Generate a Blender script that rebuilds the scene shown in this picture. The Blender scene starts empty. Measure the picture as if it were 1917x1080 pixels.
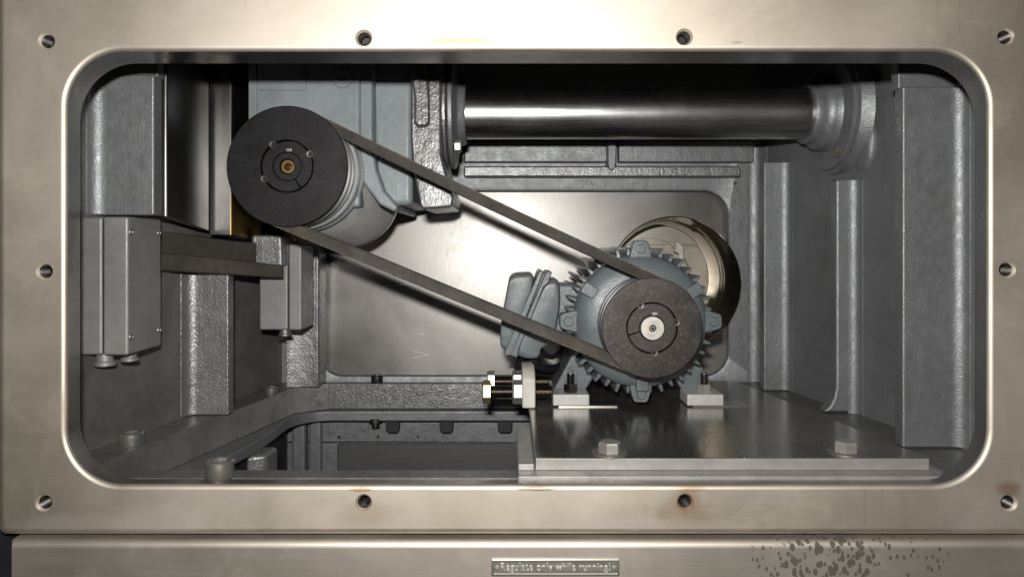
import bpy, bmesh, math, random
from mathutils import Vector, Matrix
random.seed(7)
R = math.radians
sc = bpy.context.scene

# ------------------------------------------------------------------ scale
U = 0.0004          # one drawing unit = 0.4 mm
D = 1333.0          # camera to front plate, in drawing units
ZO = 1.0            # height of the lens above the shop floor (m)

def W(x, d, z):
    return Vector((x * U, d * U, z * U + ZO))

def dp(u):
    return (u - 1.0) * D

# ------------------------------------------------------------------ camera
cam_d = bpy.data.cameras.new('camera')
cam = bpy.data.objects.new('camera', cam_d)
sc.collection.objects.link(cam)
cam.location = W(0, -D, 0)
cam.rotation_euler = (R(90), 0, 0)
cam_d.sensor_width = 36.0
cam_d.lens = 36.0 * D / 1917.0
cam_d.shift_x = 6.5 / 1917.0
cam_d.shift_y = -83.0 / 1917.0
cam_d.clip_start = 0.02
cam_d.clip_end = 200.0
sc.camera = cam

# ------------------------------------------------------------------ world: dim warm workshop light
wd = bpy.data.worlds.new('World')
sc.world = wd
wd.use_nodes = True
bg = wd.node_tree.nodes['Background']
bg.inputs[0].default_value = (1.0, 0.88, 0.72, 1)
bg.inputs[1].default_value = 0.016

# ------------------------------------------------------------------ lamps
def area(name, loc, target, sx, sy, power, col):
    l = bpy.data.lights.new(name, 'AREA')
    l.shape = 'RECTANGLE'
    l.size, l.size_y = sx, sy
    l.energy = power
    l.color = col
    o = bpy.data.objects.new(name, l)
    sc.collection.objects.link(o)
    o.location = loc
    o.rotation_euler = (Vector(target) - Vector(loc)).to_track_quat('-Z', 'Y').to_euler()
    return o

# the camera's own flash, above and a touch left of the lens
area('camera_flash', W(-45, -D - 20, 165), W(0, 700, -20), 0.034, 0.018, 5.4, (1.0, 0.97, 0.93))
# added soft room light above and behind the camera, its source unseen
area('added_room_fill', (0.5, -2.0, 3.0), (0.0, 0.0, 1.0), 2.6, 1.2, 4.5, (1.0, 0.92, 0.8))

sc.view_settings.view_transform = 'Standard'
sc.view_settings.look = 'None'
sc.view_settings.gamma = 1.0
sc.view_settings.exposure = 0.2
sc.view_settings.use_curve_mapping = False
sc.cycles.max_bounces = 8
sc.cycles.diffuse_bounces = 2
sc.cycles.use_denoising = True
sc.cycles.sample_clamp_indirect = 6.0

# ------------------------------------------------------------------ node helpers
class NT:
    def __init__(self, name):
        self.m = bpy.data.materials.new(name)
        self.m.use_nodes = True
        self.t = self.m.node_tree
        self.b = self.t.nodes['Principled BSDF']
        self.tc = self.t.nodes.new('ShaderNodeTexCoord')
        self.co = self.tc.outputs['Object']
    def n(self, typ, **kw):
        x = self.t.nodes.new(typ)
        for k, v in kw.items():
            setattr(x, k, v)
        return x
    def put(self, sock, v):
        if hasattr(v, 'is_linked') or hasattr(v, 'links'):
            self.t.links.new(v, sock)
        else:
            sock.default_value = v
    def vec(self, scale, rot=(0, 0, 0), loc=(0, 0, 0), src=None):
        mp = self.n('ShaderNodeMapping')
        self.put(mp.inputs['Vector'], src or self.co)
        mp.inputs['Scale'].default_value = scale
        mp.inputs['Rotation'].default_value = rot
        mp.inputs['Location'].default_value = loc
        return mp.outputs[0]
    def noise(self, scale, detail=4, rough=0.55, vec=None, dist=0.0):
        x = self.n('ShaderNodeTexNoise')
        self.put(x.inputs['Vector'], vec or self.co)
        x.inputs['Scale'].default_value = scale
        x.inputs['Detail'].default_value = detail
        x.inputs['Roughness'].default_value = rough
        x.inputs['Distortion'].default_value = dist
        return x.outputs['Fac']
    def voro(self, scale, vec=None, feature='F1', out='Distance', rnd=1.0, dim='3D'):
        x = self.n('ShaderNodeTexVoronoi')
        x.voronoi_dimensions = dim
        x.feature = feature
        self.put(x.inputs['Vector'], vec or self.co)
        x.inputs['Scale'].default_value = scale
        x.inputs['Randomness'].default_value = rnd
        return x.outputs[out]
    def rng(self, v, a, b, c=0.0, e=1.0):
        x = self.n('ShaderNodeMapRange')
        self.put(x.inputs['Value'], v)
        x.inputs['From Min'].default_value = a
        x.inputs['From Max'].default_value = b
        x.inputs['To Min'].default_value = c
        x.inputs['To Max'].default_value = e
        return x.outputs[0]
    def math(self, op, a, b=0.0, c=0.0):
        x = self.n('ShaderNodeMath', operation=op)
        self.put(x.inputs[0], a)
        self.put(x.inputs[1], b)
        self.put(x.inputs[2], c)
        return x.outputs[0]
    def mix(self, f, a, b):
        x = self.n('ShaderNodeMix', data_type='RGBA')
        self.put(x.inputs[0], f)
        self.put(x.inputs[6], a if not isinstance(a, tuple) else (*a[:3], 1))
        self.put(x.inputs[7], b if not isinstance(b, tuple) else (*b[:3], 1))
        return x.outputs[2]
    def mixf(self, f, a, b):
        x = self.n('ShaderNodeMix', data_type='FLOAT')
        self.put(x.inputs[0], f)
        self.put(x.inputs[2], a)
        self.put(x.inputs[3], b)
        return x.outputs[0]
    def bump(self, h, dist, strength=1.0, prev=None):
        x = self.n('ShaderNodeBump')
        x.inputs['Strength'].default_value = strength
        x.inputs['Distance'].default_value = dist
        self.put(x.inputs['Height'], h)
        if prev is not None:
            self.put(x.inputs['Normal'], prev)
        return x.outputs[0]
    def blob(self, x, z, rx, rz, wob=0.35, sc_=60, soft=0.4):
        """soft irregular patch centred on object-space x, z (metres)"""
        sp = self.n('ShaderNodeSeparateXYZ')
        self.put(sp.inputs[0], self.co)
        a = self.math('DIVIDE', self.math('SUBTRACT', sp.outputs[0], x), rx)
        b = self.math('DIVIDE', self.math('SUBTRACT', sp.outputs[2], z), rz)
        r = self.math('SQRT', self.math('ADD', self.math('MULTIPLY', a, a), self.math('MULTIPLY', b, b)))
        r = self.math('ADD', r, self.math('MULTIPLY', self.math('SUBTRACT', self.noise(sc_, 5, 0.65), 0.5), wob * 4))
        return self.rng(r, 1.0 + soft, 1.0 - soft)
    def out(self, base=None, metal=None, rough=None, normal=None, spec=None, coat=None):
        for nm, v in (('Base Color', base), ('Metallic', metal), ('Roughness', rough), ('Normal', normal),
                      ('Specular IOR Level', spec), ('Coat Weight', coat)):
            if v is not None:
                if isinstance(v, tuple):
                    v = (*v[:3], 1)
                self.put(self.b.inputs[nm], v)
        return self.m

def sh(c, f):
    return tuple(min(1, x * f) for x in c)

def paint(name, base, rough=0.36, lump=0.0009, lump_s=130, fine=0.00018, fine_s=900, var=0.18, grime=0.35, metal=0.0, dust=True, spec=0.5, chips=.7):
    t = NT(name)
    n1 = t.noise(14, 5, 0.6)
    n2 = t.noise(90, 4, 0.6)
    c = t.mix(t.rng(n1, .3, .7), sh(base, 1 - var), sh(base, 1 + var))
    c = t.mix(t.math('MULTIPLY', t.rng(t.noise(18, 6, 0.72, dist=.6), .5, .72), grime), c, (base[0] * .5, base[1] * .44, base[2] * .38))
    if dust:
        sp = t.voro(170)
        c = t.mix(t.rng(sp, .035, .02, 0, .55), c, (.42, .41, .39))
    if chips:
        ch = t.noise(260, 5, .7)
        zone = t.rng(t.noise(20, 3), .5, .62)
        k = t.math('MULTIPLY', t.math('MULTIPLY', t.rng(ch, .67, .70), zone), chips)
        c = t.mix(k, c, (.06, .05, .042))
    r = t.rng(n2, .3, .7, rough - .08, rough + .12)
    amp = t.rng(t.noise(16, 3), .3, .7, .25, 1.0)
    h1 = t.math('MULTIPLY', t.noise(lump_s, 3, 0.5), amp)
    h1 = t.math('ADD', h1, t.math('MULTIPLY', t.noise(1, 4, .6, vec=t.vec((90, 90, 14))), .7))
    nb = t.bump(h1, lump)
    nb = t.bump(t.noise(fine_s, 3, 0.6), fine, prev=nb)
    return t.out(c, metal, r, nb, spec)

def steel(name, base, rough=0.3, brush=(3, 3, 160), var=.08, bump=0.00004, cloud=.1, rvar=.08, stain=0.0, staincol=(.2, .13, .07), metal=1.0):
    t = NT(name)
    br = t.noise(6, 5, .65, vec=t.vec(brush))
    cl = t.noise(9, 5, .6)
    c = t.mix(t.rng(br, .25, .75), sh(base, 1 - var), sh(base, 1 + var))
    c = t.mix(t.rng(cl, .3, .75, 0, cloud), c, sh(base, .55))
    if stain:
        c = t.mix(t.math('MULTIPLY', t.rng(t.noise(30, 6, .7), .52, .75), stain), c, staincol)
    r = t.math('ADD', t.rng(cl, .3, .7, rough - rvar, rough + rvar), t.rng(br, .2, .8, -.04, .04))
    nb = t.bump(br, bump)
    return t.out(c, metal, r, nb)

# --- materials
M = {}
M['cast'] = paint('grey_casting_enamel', (.225, .238, .244), .43, lump=.0006, lump_s=100, fine=.0004, fine_s=600, metal=.52, grime=.3, var=.09)
M['cast_warm'] = paint('grey_casting_enamel_dim_grimy', (.2, .198, .19), .4, var=.25, lump=.0005, grime=.6, metal=.5)  # same enamel with grime, darkened to imitate grazing light on the left wall
M['oily'] = paint('oil_darkened_casting', (.075, .068, .055), .34, var=.3, lump=.0004, lump_s=90, fine=.00012, grime=.7, metal=.3)
M['cast_rough'] = paint('rough_grey_casting', (.26, .265, .265), .34, lump=.0009, lump_s=95, fine=.0006, fine_s=420, metal=.6)
M['yoke'] = paint('dark_rough_casting', (.15, .153, .153), .3, lump=.0011, lump_s=80, fine=.0005, fine_s=420, metal=.5)
M['gear'] = paint('pale_gear_enamel', (.215, .25, .262), .38, lump=.0003, fine=.0001, grime=.25)
M['barrel'] = paint('silver_grey_enamel', (.5, .5, .485), .3, lump=.0004, lump_s=90, fine=.00012, metal=.4, grime=.5)
M['gear_ring'] = paint('thick_pale_enamel', (.42, .46, .46), .26, lump=.0008, lump_s=220)
M['motor'] = paint('blue_grey_motor_enamel', (.125, .149, .158), .31, lump=.00035, lump_s=200, fine=.0002, fine_s=1200, grime=.6, chips=1.0)
M['box'] = paint('hammered_silver_grey', (.27, .27, .265), .42, lump=.00012, lump_s=500, fine=.00022, fine_s=1600, grime=.15, metal=.35)
M['foot'] = paint('silver_foot_paint', (.5, .5, .49), .38, lump=.0004, lump_s=300, grime=.35, metal=.2)
M['lug'] = paint('cream_grey_lug_paint', (.62, .6, .54), .5, lump=.0003, grime=.3)
M['steel_bolt'] = steel('bright_bolt_steel', (.56, .54, .5), .46, (20, 20, 20), cloud=.3, metal=.75, stain=.4)
M['brass_bolt'] = steel('passivated_bolt_steel', (.55, .47, .3), .46, (20, 20, 20), cloud=.4, metal=.8, stain=.4)
M['screw'] = steel('grey_screw_steel', (.40, .385, .365), .42, (20, 20, 20), cloud=.5, metal=.8, stain=.5)
M['screw_dark'] = steel('dark_screw_steel', (.14, .135, .13), .42, (20, 20, 20), cloud=.3)
M['hole'] = steel('dark_tapped_hole', (.07, .068, .066), .4, (20, 20, 20), cloud=.3)
M['thread'] = steel('brown_thread_steel', (.21, .185, .165), .34, (20, 20, 20), cloud=.4)
M['tube'] = steel('ground_steel_tube', (.58, .58, .58), .28, (3, 120, 120), var=.05, cloud=.12, rvar=.05, stain=.25, staincol=(.2, .19, .18))
M['guard'] = steel('folded_stainless', (.22, .215, .205), .36, (60, 60, 2), cloud=.3)
t = NT('folded_stainless_painted_reflection')
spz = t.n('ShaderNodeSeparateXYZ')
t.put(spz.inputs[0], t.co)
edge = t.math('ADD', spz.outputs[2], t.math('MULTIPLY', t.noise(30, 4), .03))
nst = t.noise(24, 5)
c = t.mix(t.rng(edge, .075, .035), (.09, .085, .08), t.mix(t.rng(nst, .35, .65), (.16, .09, .03), (.45, .28, .09)))  # amber reflection painted into the lower part of the side face
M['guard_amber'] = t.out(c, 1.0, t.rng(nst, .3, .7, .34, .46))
M['mirror'] = steel('polished_duct_steel', (.62, .58, .51), .06, (60, 1.5, 60), var=.2, bump=.00003, cloud=.2, rvar=.03)  # colour streaks along the depth imitate reflections of the motor fins
M['duct_back'] = steel('duct_rear_sheet', (.4, .37, .32), .42, cloud=.25)
M['brass'] = steel('brass_shaft_end', (.5, .33, .13), .35, (30, 30, 30), cloud=.5)
M['shaft'] = steel('turned_shaft_end', (.74, .71, .65), .42, (30, 30, 30), cloud=.1)
M['sign'] = steel('embossed_sign_metal', (.5, .48, .44), .5, (3, 3, 90), cloud=.1)
M['letters'] = steel('raised_letter_metal', (.68, .67, .64), .55, (3, 3, 3), cloud=0)

def m_black_iron(name, base, speck, rough, blot=.5, rust=.2):
    t = NT(name)
    n = t.noise(420, 4, .7)
    c = t.mix(t.rng(n, .52, .72, 0, speck), base, (.34, .3, .26))
    c = t.mix(t.rng(t.noise(28, 5, .65), .45, .72, 0, .75), c, sh(base, .35))
    bl = t.noise(16, 5, .7, dist=.5)
    c = t.mix(t.rng(bl, .53, .68, 0, blot), c, (.008, .007, .007))
    c = t.mix(t.math('MULTIPLY', t.rng(t.noise(55, 5, .7), .6, .75), rust), c, (.16, .075, .03))
    nb = t.bump(n, .00014)
    return t.out(c, .55, t.rng(t.noise(60, 4), .3, .7, rough - .08, rough + .1), nb, .5)
M['pulley'] = m_black_iron('blackened_iron', (.016, .0155, .017), .03, .5)
M['pulley_brown'] = m_black_iron('worn_blackened_iron', (.058, .051, .047), .3, .44, .8, .4)
M['pulley_rim'] = steel('pulley_rim_glint', (.8, .78, .75), .45, (20, 20, 20), metal=.1, cloud=.2)  # pale base colour imitates the flash glancing off the bare rims

t = NT('belt_rubber')
n = t.noise(1300, 3, .6)
c = t.mix(t.rng(n, .4, .75), (.016, .014, .012), (.085, .073, .058))
c = t.mix(t.rng(t.noise(14, 5, .7), .42, .66, 0, .7), c, (.065, .052, .038))
c = t.mix(t.rng(t.noise(60, 5, .7), .5, .7, 0, .7), c, (.02, .018, .016))
c = t.mix(t.rng(t.voro(70), .05, .03, 0, .6), c, (.3, .27, .22))
M['belt'] = t.out(c, 0, t.rng(t.noise(35, 3), .3, .7, .5, .75), t.bump(t.math('ADD', n, t.noise(120, 3)), .0002), .4)

t = NT('frayed_belt_edge')
M['belt_edge'] = t.out(t.mix(t.rng(t.noise(300, 4, .7), .35, .65), (.04, .035, .03), (.24, .21, .17)), 0, .7)
t = NT('cable_rubber')
M['cable'] = t.out((.012, .012, .013), 0, .38)
t = NT('yellow_wire')
M['yellow'] = t.out((.65, .55, .04), 0, .45)
t = NT('dark_shade_colour')
M['dark'] = t.out(t.mix(t.noise(30, 4), (.012, .012, .014), (.03, .03, .032)), 0, .6)  # near-black colour holds the deep shade inside the housing
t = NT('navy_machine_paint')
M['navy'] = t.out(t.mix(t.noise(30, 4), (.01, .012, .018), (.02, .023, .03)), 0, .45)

# rear sheet panel: rolled steel, cloudy, scratched
t = NT('rolled_steel_sheet')
cl = t.noise(6.5, 6, .62, dist=.6)
gr = t.noise(8, 4, .7, vec=t.vec((90, 90, 6)))
c = t.mix(t.rng(cl, .3, .7), (.175, .166, .157), (.29, .28, .266))
c = t.mix(t.rng(gr, .3, .75, 0, .25), c, (.22, .21, .2))
sc1 = t.voro(26, vec=t.vec((.3, 1, 1.6), rot=(0, .6, 0)), feature='DISTANCE_TO_EDGE')
c = t.mix(t.math('MULTIPLY', t.rng(sc1, .006, .002), t.rng(t.noise(19, 3), .58, .62, 0, .6)), c, (.8, .78, .75))
M['panel'] = t.out(c, .95, t.math('ADD', t.rng(cl, .3, .7, .34, .45), t.rng(gr, .3, .7, -.04, .04)), t.bump(gr, .00003))

# lower rear panel: darker
M['panel_dark'] = steel('dark_sheet_steel', (.16, .16, .165), .45, (6, 6, 40), cloud=.4, metal=.6)

# motor mounting plate: oily dark top, cut-steel edges
t = NT('oily_plate_top')
n = t.noise(11, 6, .65)
c = t.mix(t.rng(n, .35, .7), (.25, .235, .21), (.42, .395, .36))
sp = t.voro(105, dim='2D')
mk = t.math('MULTIPLY', t.rng(sp, .10, .06), t.rng(t.noise(30, 3), .50, .58))
sp2 = t.voro(260, dim='2D')
mk = t.math('MAXIMUM', mk, t.math('MULTIPLY', t.rng(sp2, .13, .08), t.rng(t.noise(18, 3), .48, .6, 0, .7)))
c = t.mix(mk, c, (.7, .68, .64))
scr = t.voro(16, vec=t.vec((.35, 1.8, 1), rot=(0, 0, .5)), feature='DISTANCE_TO_EDGE', dim='2D')
c = t.mix(t.math('MULTIPLY', t.rng(scr, .006, .002), t.rng(t.noise(23, 3), .56, .62, 0, .7)), c, (.6, .56, .5))
r = t.math('ADD', t.rng(n, .3, .7, .14, .24), t.math('MULTIPLY', mk, .3))
M['plate_top'] = t.out(c, .85, r, t.bump(t.noise(150, 4, .6), .00006))
M['plate_edge'] = paint('cut_plate_edge', (.36, .35, .335), .42, lump=.0003, lump_s=420, fine=.0002, grime=.3, metal=.4)
M['shim'] = steel('bright_shim', (.7, .67, .62), .3)

# front frame: brushed stainless, patchy, with rust and stains at the tapped holes
HOLES = [(87, 77), (681, 72), (1281, 70), (1883, 69), (83, 508), (1886, 505), (82, 941), (681, 940), (1283, 939), (1889, 941)]
def frame_mat(name, ox, oz, lower=False):
    t = NT(name)
    br = t.noise(5, 6, .7, vec=t.vec((14, 14, 300) if not lower else (2.5, 20, 260)))
    br2 = t.noise(5, 5, .7, vec=t.vec((240, 10, 10)))
    cl = t.noise(4.2, 6, .62, dist=.5)
    cl2 = t.noise(17, 6, .68, dist=.8)
    base = t.mix(t.rng(cl, .32, .68), (.64, .575, .47), (.80, .73, .65))
    base = t.mix(t.rng(br, .3, .7, 0, .18), base, (.42, .38, .33))
    base = t.mix(t.rng(cl2, .56, .74, 0, .28), base, (.34, .29, .22))
    rough = t.math('ADD', t.rng(cl, .3, .7, .50, .64), t.rng(br, .3, .7, -.03, .04))
    rough = t.math('ADD', rough, t.rng(cl2, .55, .72, 0, .10))
    ln = t.noise(1, 3, .6, vec=t.vec((9, 9, 1100), rot=(0, .05, 0)))
    base = t.mix(t.math('MULTIPLY', t.rng(ln, .66, .72), t.rng(t.noise(9, 3), .45, .6, 0, .5)), base, (.9, .87, .82))
    ln2 = t.noise(1, 3, .6, vec=t.vec((700, 9, 12), rot=(0, -.2, 0)))
    base = t.mix(t.math('MULTIPLY', t.rng(ln2, .66, .71), t.rng(t.noise(7, 3), .5, .62, 0, .5)), base, (.3, .27, .24))
    m = lambda px, py: ((px - 952) * U - ox, (457 - py) * U - oz)
    if not lower:
        rust = (.36, .17, .045)
        for px, py, rx, rz, a in ((1300, 915, .008, .002, .4), (675, 916, .008, .0016, .6), (690, 960, .02, .008, .2), (1281, 960, .02, .010, .3),
                                  (1889, 915, .008, .005, .5), (1380, 80, .004, .0008, .45), (860, 77, .03, .0022, .5),
                                  (1283, 935, .009, .009, .4), (1005, 914, .014, .0016, .35)):
            x, z = m(px, py)
            base = t.mix(t.math('MULTIPLY', t.blob(x, z, rx, rz, .3, 160), a), base, rust)
        for px, py, rx, rz, a in ((150, 985, .05, .008, .35), (290, 975, .03, .012, .35), (1230, 985, .06, .006, .3), (1800, 960, .03, .02, .2)):
            x, z = m(px, py)
            k = t.math('MULTIPLY', t.blob(x, z, rx, rz, .3, 60), a)
            base = t.mix(k, base, (.42, .40, .40))
            rough = t.math('ADD', rough, t.math('MULTIPLY', k, .3))
        x, z = m(1005, 915)
        base = t.mix(t.math('MULTIPLY', t.blob(x, z, .014, .0012, .5, 300, .2), .7), base, (.17, .165, .16))
    else:
        x, z = m(1545, 1052)
        zone = t.blob(x, z, .034, .022, .25, 90, .5)
        wv = t.vec((1, 1, .62))
        drop = t.math('ADD', t.voro(210, vec=wv), t.math('MULTIPLY', t.math('SUBTRACT', t.noise(330, 3), .5), .25))
        k = t.math('MULTIPLY', t.rng(drop, .46, .40), t.rng(zone, .35, .5))
        x2, z2 = m(1590, 1055)
        zone2 = t.blob(x2, z2, .065, .026, .25, 90, .5)
        drop2 = t.voro(230, vec=wv)
        k2 = t.math('MULTIPLY', t.rng(drop2, .3, .25), t.rng(zone2, .25, .4))
        k = t.math('MAXIMUM', k, k2)
        base = t.mix(k, base, (.10, .075, .055))
        rough = t.math('ADD', rough, t.math('MULTIPLY', k, .25))
        base = t.mix(.35, base, (.45, .43, .41))
    nb = t.bump(br, .000025)
    nb = t.bump(br2, .00002, prev=nb)
    nb = t.bump(t.noise(7, 2), .0012, prev=nb)
    return t.out(base, .96, rough, nb)

# ------------------------------------------------------------------ mesh builder (drawing units)
class MB:
    def __init__(self):
        self.v = []
        self.f = []
        self.mi = []
    def add(self, vs, fs, mi=0):
        o = len(self.v)
        self.v += [tuple(p) for p in vs]
        self.f += [tuple(i + o for i in f) for f in fs]
        self.mi += [mi] * len(fs)
        return self
    def box(self, x0, x1, d0, d1, z0, z1, mi=0):
        vs = [(x, y, z) for x in (x0, x1) for y in (d0, d1) for z in (z0, z1)]
        return self.add(vs, [(0, 1, 3, 2), (4, 6, 7, 5), (0, 4, 5, 1), (2, 3, 7, 6), (0, 2, 6, 4), (1, 5, 7, 3)], mi)
    def loft(self, rings, close=True, cap0=False, cap1=False, loop=False, mi=0):
        n = len(rings[0])
        vs = [p for r in rings for p in r]
        fs = []
        m = len(rings)
        for k in range(m if loop else m - 1):
            a, b = k * n, ((k + 1) % m) * n
            for i in range(n if close else n - 1):
                j = (i + 1) % n
                fs.append((a + i, a + j, b + j, b + i))
        if cap0:
            fs.append(tuple(range(n))[::-1])
        if cap1:
            fs.append(tuple((m - 1) * n + i for i in range(n)))
        return self.add(vs, fs, mi)
    def prism(self, poly, a, b, plane='xz', mi=0):
        if plane == 'xz':
            f = lambda p, h: (p[0], h, p[1])
        elif plane == 'xd':
            f = lambda p, h: (p[0], p[1], h)
        else:
            f = lambda p, h: (h, p[0], p[1])
        return self.loft([[f(p, a) for p in poly], [f(p, b) for p in poly]], True, True, True, mi=mi)
    def lathe(self, prof, c, axis='d', seg=48, a0=0.0, a1=360.0, closed=False, mi=0):
        """prof: (radius, offset along axis); c: centre (x, d, z)"""
        full = abs(a1 - a0 - 360) < 1e-6
        n = seg if full else seg + 1
        rings = []
        for k in range(n):
            a = R(a0 + (a1 - a0) * k / seg)
            ca, sa = math.cos(a), math.sin(a)
            ring = []
            for r, h in prof:
                if axis == 'd':
                    ring.append((c[0] + r * ca, c[1] + h, c[2] + r * sa))
                elif axis == 'x':
                    ring.append((c[0] + h, c[1] + r * ca, c[2] + r * sa))
                else:
                    ring.append((c[0] + r * ca, c[1] + r * sa, c[2] + h))
            rings.append(ring)
        return self.loft(rings, closed, not full and closed, not full and closed, loop=full, mi=mi)
    def hexa(self, c, axis, af, h, hole=0, rot=0):
        """hexagon prism with chamfered outer face; af across flats"""
        rc = af / math.sqrt(3)
        s = 1 if h > 0 else -1
        rings = []
        for rr, hh in ((rc, 0), (rc, h - s * min(abs(h) * .18, af * .09)), (rc * .9, h)):
            ring = []
            for k in range(6):
                a = R(60 * k + rot)
                ca, sa = rr * math.cos(a), rr * math.sin(a)
                if axis == 'd':
                    ring.append((c[0] + ca, c[1] + hh, c[2] + sa))
                elif axis == 'x':
                    ring.append((c[0] + hh, c[1] + ca, c[2] + sa))
                else:
                    ring.append((c[0] + ca, c[1] + sa, c[2] + hh))
            rings.append(ring)
        return self.loft(rings, True, True, True)
    def tube(self, pts, r, seg=12):
        pts = [Vector(p) for p in pts]
        rings = []
        up = Vector((0, 0, 1))
        for i, p in enumerate(pts):
            tg = (pts[min(i + 1, len(pts) - 1)] - pts[max(i - 1, 0)]).normalized()
            s = tg.cross(up)
            if s.length < .05:
                s = tg.cross(Vector((1, 0, 0)))
            s.normalize()
            w = s.cross(tg)
            rings.append([tuple(p + r * (math.cos(2 * math.pi * k / seg) * s + math.sin(2 * math.pi * k / seg) * w)) for k in range(seg)])
        return self.loft(rings, True, True, True)
    def mesh(self, name, mats, origin, smooth=35, merge=True):
        bm = bmesh.new()
        vs = [bm.verts.new(((p[0] - origin[0]) * U, (p[1] - origin[1]) * U, (p[2] - origin[2]) * U)) for p in self.v]
        for f, mi in zip(self.f, self.mi):
            if len(set(f)) > 2:
                try:
                    fc = bm.faces.new([vs[i] for i in f])
                    fc.material_index = mi
                except ValueError:
                    pass
        if merge:
            bmesh.ops.remove_doubles(bm, verts=bm.verts, dist=1e-6)
        bmesh.ops.recalc_face_normals(bm, faces=bm.faces)
        me = bpy.data.meshes.new(name)
        bm.to_mesh(me)
        bm.free()
        for m in mats:
            me.materials.append(m)
        for p in me.polygons:
            p.use_smooth = True
        me.set_sharp_from_angle(angle=R(smooth))
        return me
    def build(self, name, mat, parent=None, bevel=0, seg=2, smooth=35, origin=None, angle=35):
        mats = [M[k] if isinstance(k, str) else k for k in (mat if isinstance(mat, (list, tuple)) else [mat])]
        if parent is not None:
            origin = parent['_o']
        elif origin is None:
            xs, ys, zs = zip(*self.v)
            origin = ((min(xs) + max(xs)) / 2, (min(ys) + max(ys)) / 2, min(zs))
        origin = tuple(origin)
        me = self.mesh(name, mats, origin, smooth)
        o = bpy.data.objects.new(name, me)
        sc.collection.objects.link(o)
        o['_o'] = origin
        if parent is not None:
            o.parent = parent
        else:
            o.location = W(*origin)
        if bevel:
            b = o.modifiers.new('bevel', 'BEVEL')
            b.width = bevel * U
            b.segments = seg
            b.limit_method = 'ANGLE'
            b.angle_limit = R(angle)
            b.harden_normals = True
        return o

def thing(name, origin, label, cat, group=None):
    o = bpy.data.objects.new(name, None)
    o.empty_display_size = .01
    sc.collection.objects.link(o)
    o.location = W(*origin)
    o['_o'] = tuple(origin)
    return tag(o, label, cat, group)

def tag(o, label, cat, group=None):
    o['label'] = label
    o['category'] = cat
    if group:
        o['group'] = group
    return o

def structure(o):
    o['kind'] = 'structure'
    return o

def rr(x0, x1, z0, z1, r, n=10):
    """rounded rectangle, 4*(n+1) points, counter-clockwise from right-top"""
    pts = []
    for cx, cz, a in ((x1 - r, z1 - r, 0), (x0 + r, z1 - r, 90), (x0 + r, z0 + r, 180), (x1 - r, z0 + r, 270)):
        for k in range(n + 1):
            t_ = R(a + 90 * k / n)
            pts.append((cx + r * math.cos(t_), cz + r * math.sin(t_)))
    return pts

def at(px, py, u):
    return ((px - 952) * u, dp(u), (457 - py) * u)

def xz(pts, u):
    return [((px - 952) * u, (457 - py) * u) for px, py in pts]

def smooth_poly(pts, n=6, k=.3):
    """round the corners of a polygon"""
    out = []
    m = len(pts)
    for i in range(m):
        p0, p1, p2 = Vector(pts[i - 1]), Vector(pts[i]), Vector(pts[(i + 1) % m])
        a, b = p1.lerp(p0, k), p1.lerp(p2, k)
        for j in range(n + 1):
            t_ = j / n
            q_ = a * (1 - t_) ** 2 + p1 * 2 * t_ * (1 - t_) + b * t_ ** 2
            out.append((q_.x, q_.y))
    return out

def pillow(pts, d0, d1, r, name, mat, parent, n=6):
    """extruded outline with a rounded front"""
    cx = sum(p[0] for p in pts) / len(pts)
    cz = sum(p[1] for p in pts) / len(pts)
    rm = sum(math.hypot(p[0] - cx, p[1] - cz) for p in pts) / len(pts)
    def inset(e):
        f = 1 - e / rm
        return [(cx + (x - cx) * f, cz + (z - cz) * f) for x, z in pts]
    rings = [[(x, d1, z) for x, z in pts]]
    for k in range(n + 1):
        a = R(90 * k / n)
        rings.append([(x, d0 + r - r * math.sin(a), z) for x, z in inset(r * (1 - math.cos(a)))])
    m_ = MB()
    m_.loft(rings, True, True, True)
    return m_.build(name, mat, parent, smooth=45)

def thread_prof(r, h0, h1, pitch=5.0, dr=2.6):
    p = [(0.001, h0), (r - dr, h0)]
    h = h0
    while h + pitch <= h1:
        p += [(r, h + pitch * .5), (r - dr, h + pitch)]
        h += pitch
    p += [(r - dr, h1), (0.001, h1)]
    return p

XR = lambda u: 1405.6 - 298 * u      # right wall, tapering inwards
XL = lambda u: -1315.6 + 298 * u     # left wall
FL = -470.0                          # floor ledge height
CE = 900.0                           # ceiling height

# ================================================================== SETTING: the cast machine housing
# ---- right wall and its ribs
mb = MB()
mb.prism([(XR(1.05), dp(1.05)), (XR(1.86), dp(1.86)), (XR(1.86) + 60, dp(1.86)), (XR(1.05) + 60, dp(1.05))], FL - 20, CE, 'xd')
r = 42
cx, cd = XR(1.822) - r, dp(1.822) - r
fil = [(XR(1.822) + 14, dp(1.822) + 6), (cx - 4, dp(1.822) + 6), (cx - 4, dp(1.822) - .5)]
for k in range(9):
    a = R(90 - 90 * k / 8)
    fil.append((cx + r * math.cos(a) + (8 if k == 8 else 0), cd + r * math.sin(a)))
mb.prism(fil, FL + 2, 330, 'xd')
wall_r = structure(mb.build('right_wall', 'cast'))

def rib_right(parent, u, xin, z0, z1, thick, fr, mat='cast', flip=1):
    """rib standing off the wall with a concave fillet into it; flip=-1 for the left wall"""
    wx = XR(u) if flip > 0 else XL(u)
    d0 = dp(u)
    pts = [(xin, d0 + thick), (xin, d0), (wx - flip * fr, d0)]
    for k in range(1, 9):
        a = R(90 * k / 8)
        pts.append((wx - flip * fr + flip * (fr + 4) * math.sin(a), d0 - fr + fr * math.cos(a)))
    pts += [(wx + flip * 20, d0 - fr), (wx + flip * 20, d0 + thick)]
    m_ = MB()
    m_.prism(pts, z0, z1, 'xd')
    return m_.build('rib', mat, parent, bevel=5, seg=3, angle=50)

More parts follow.
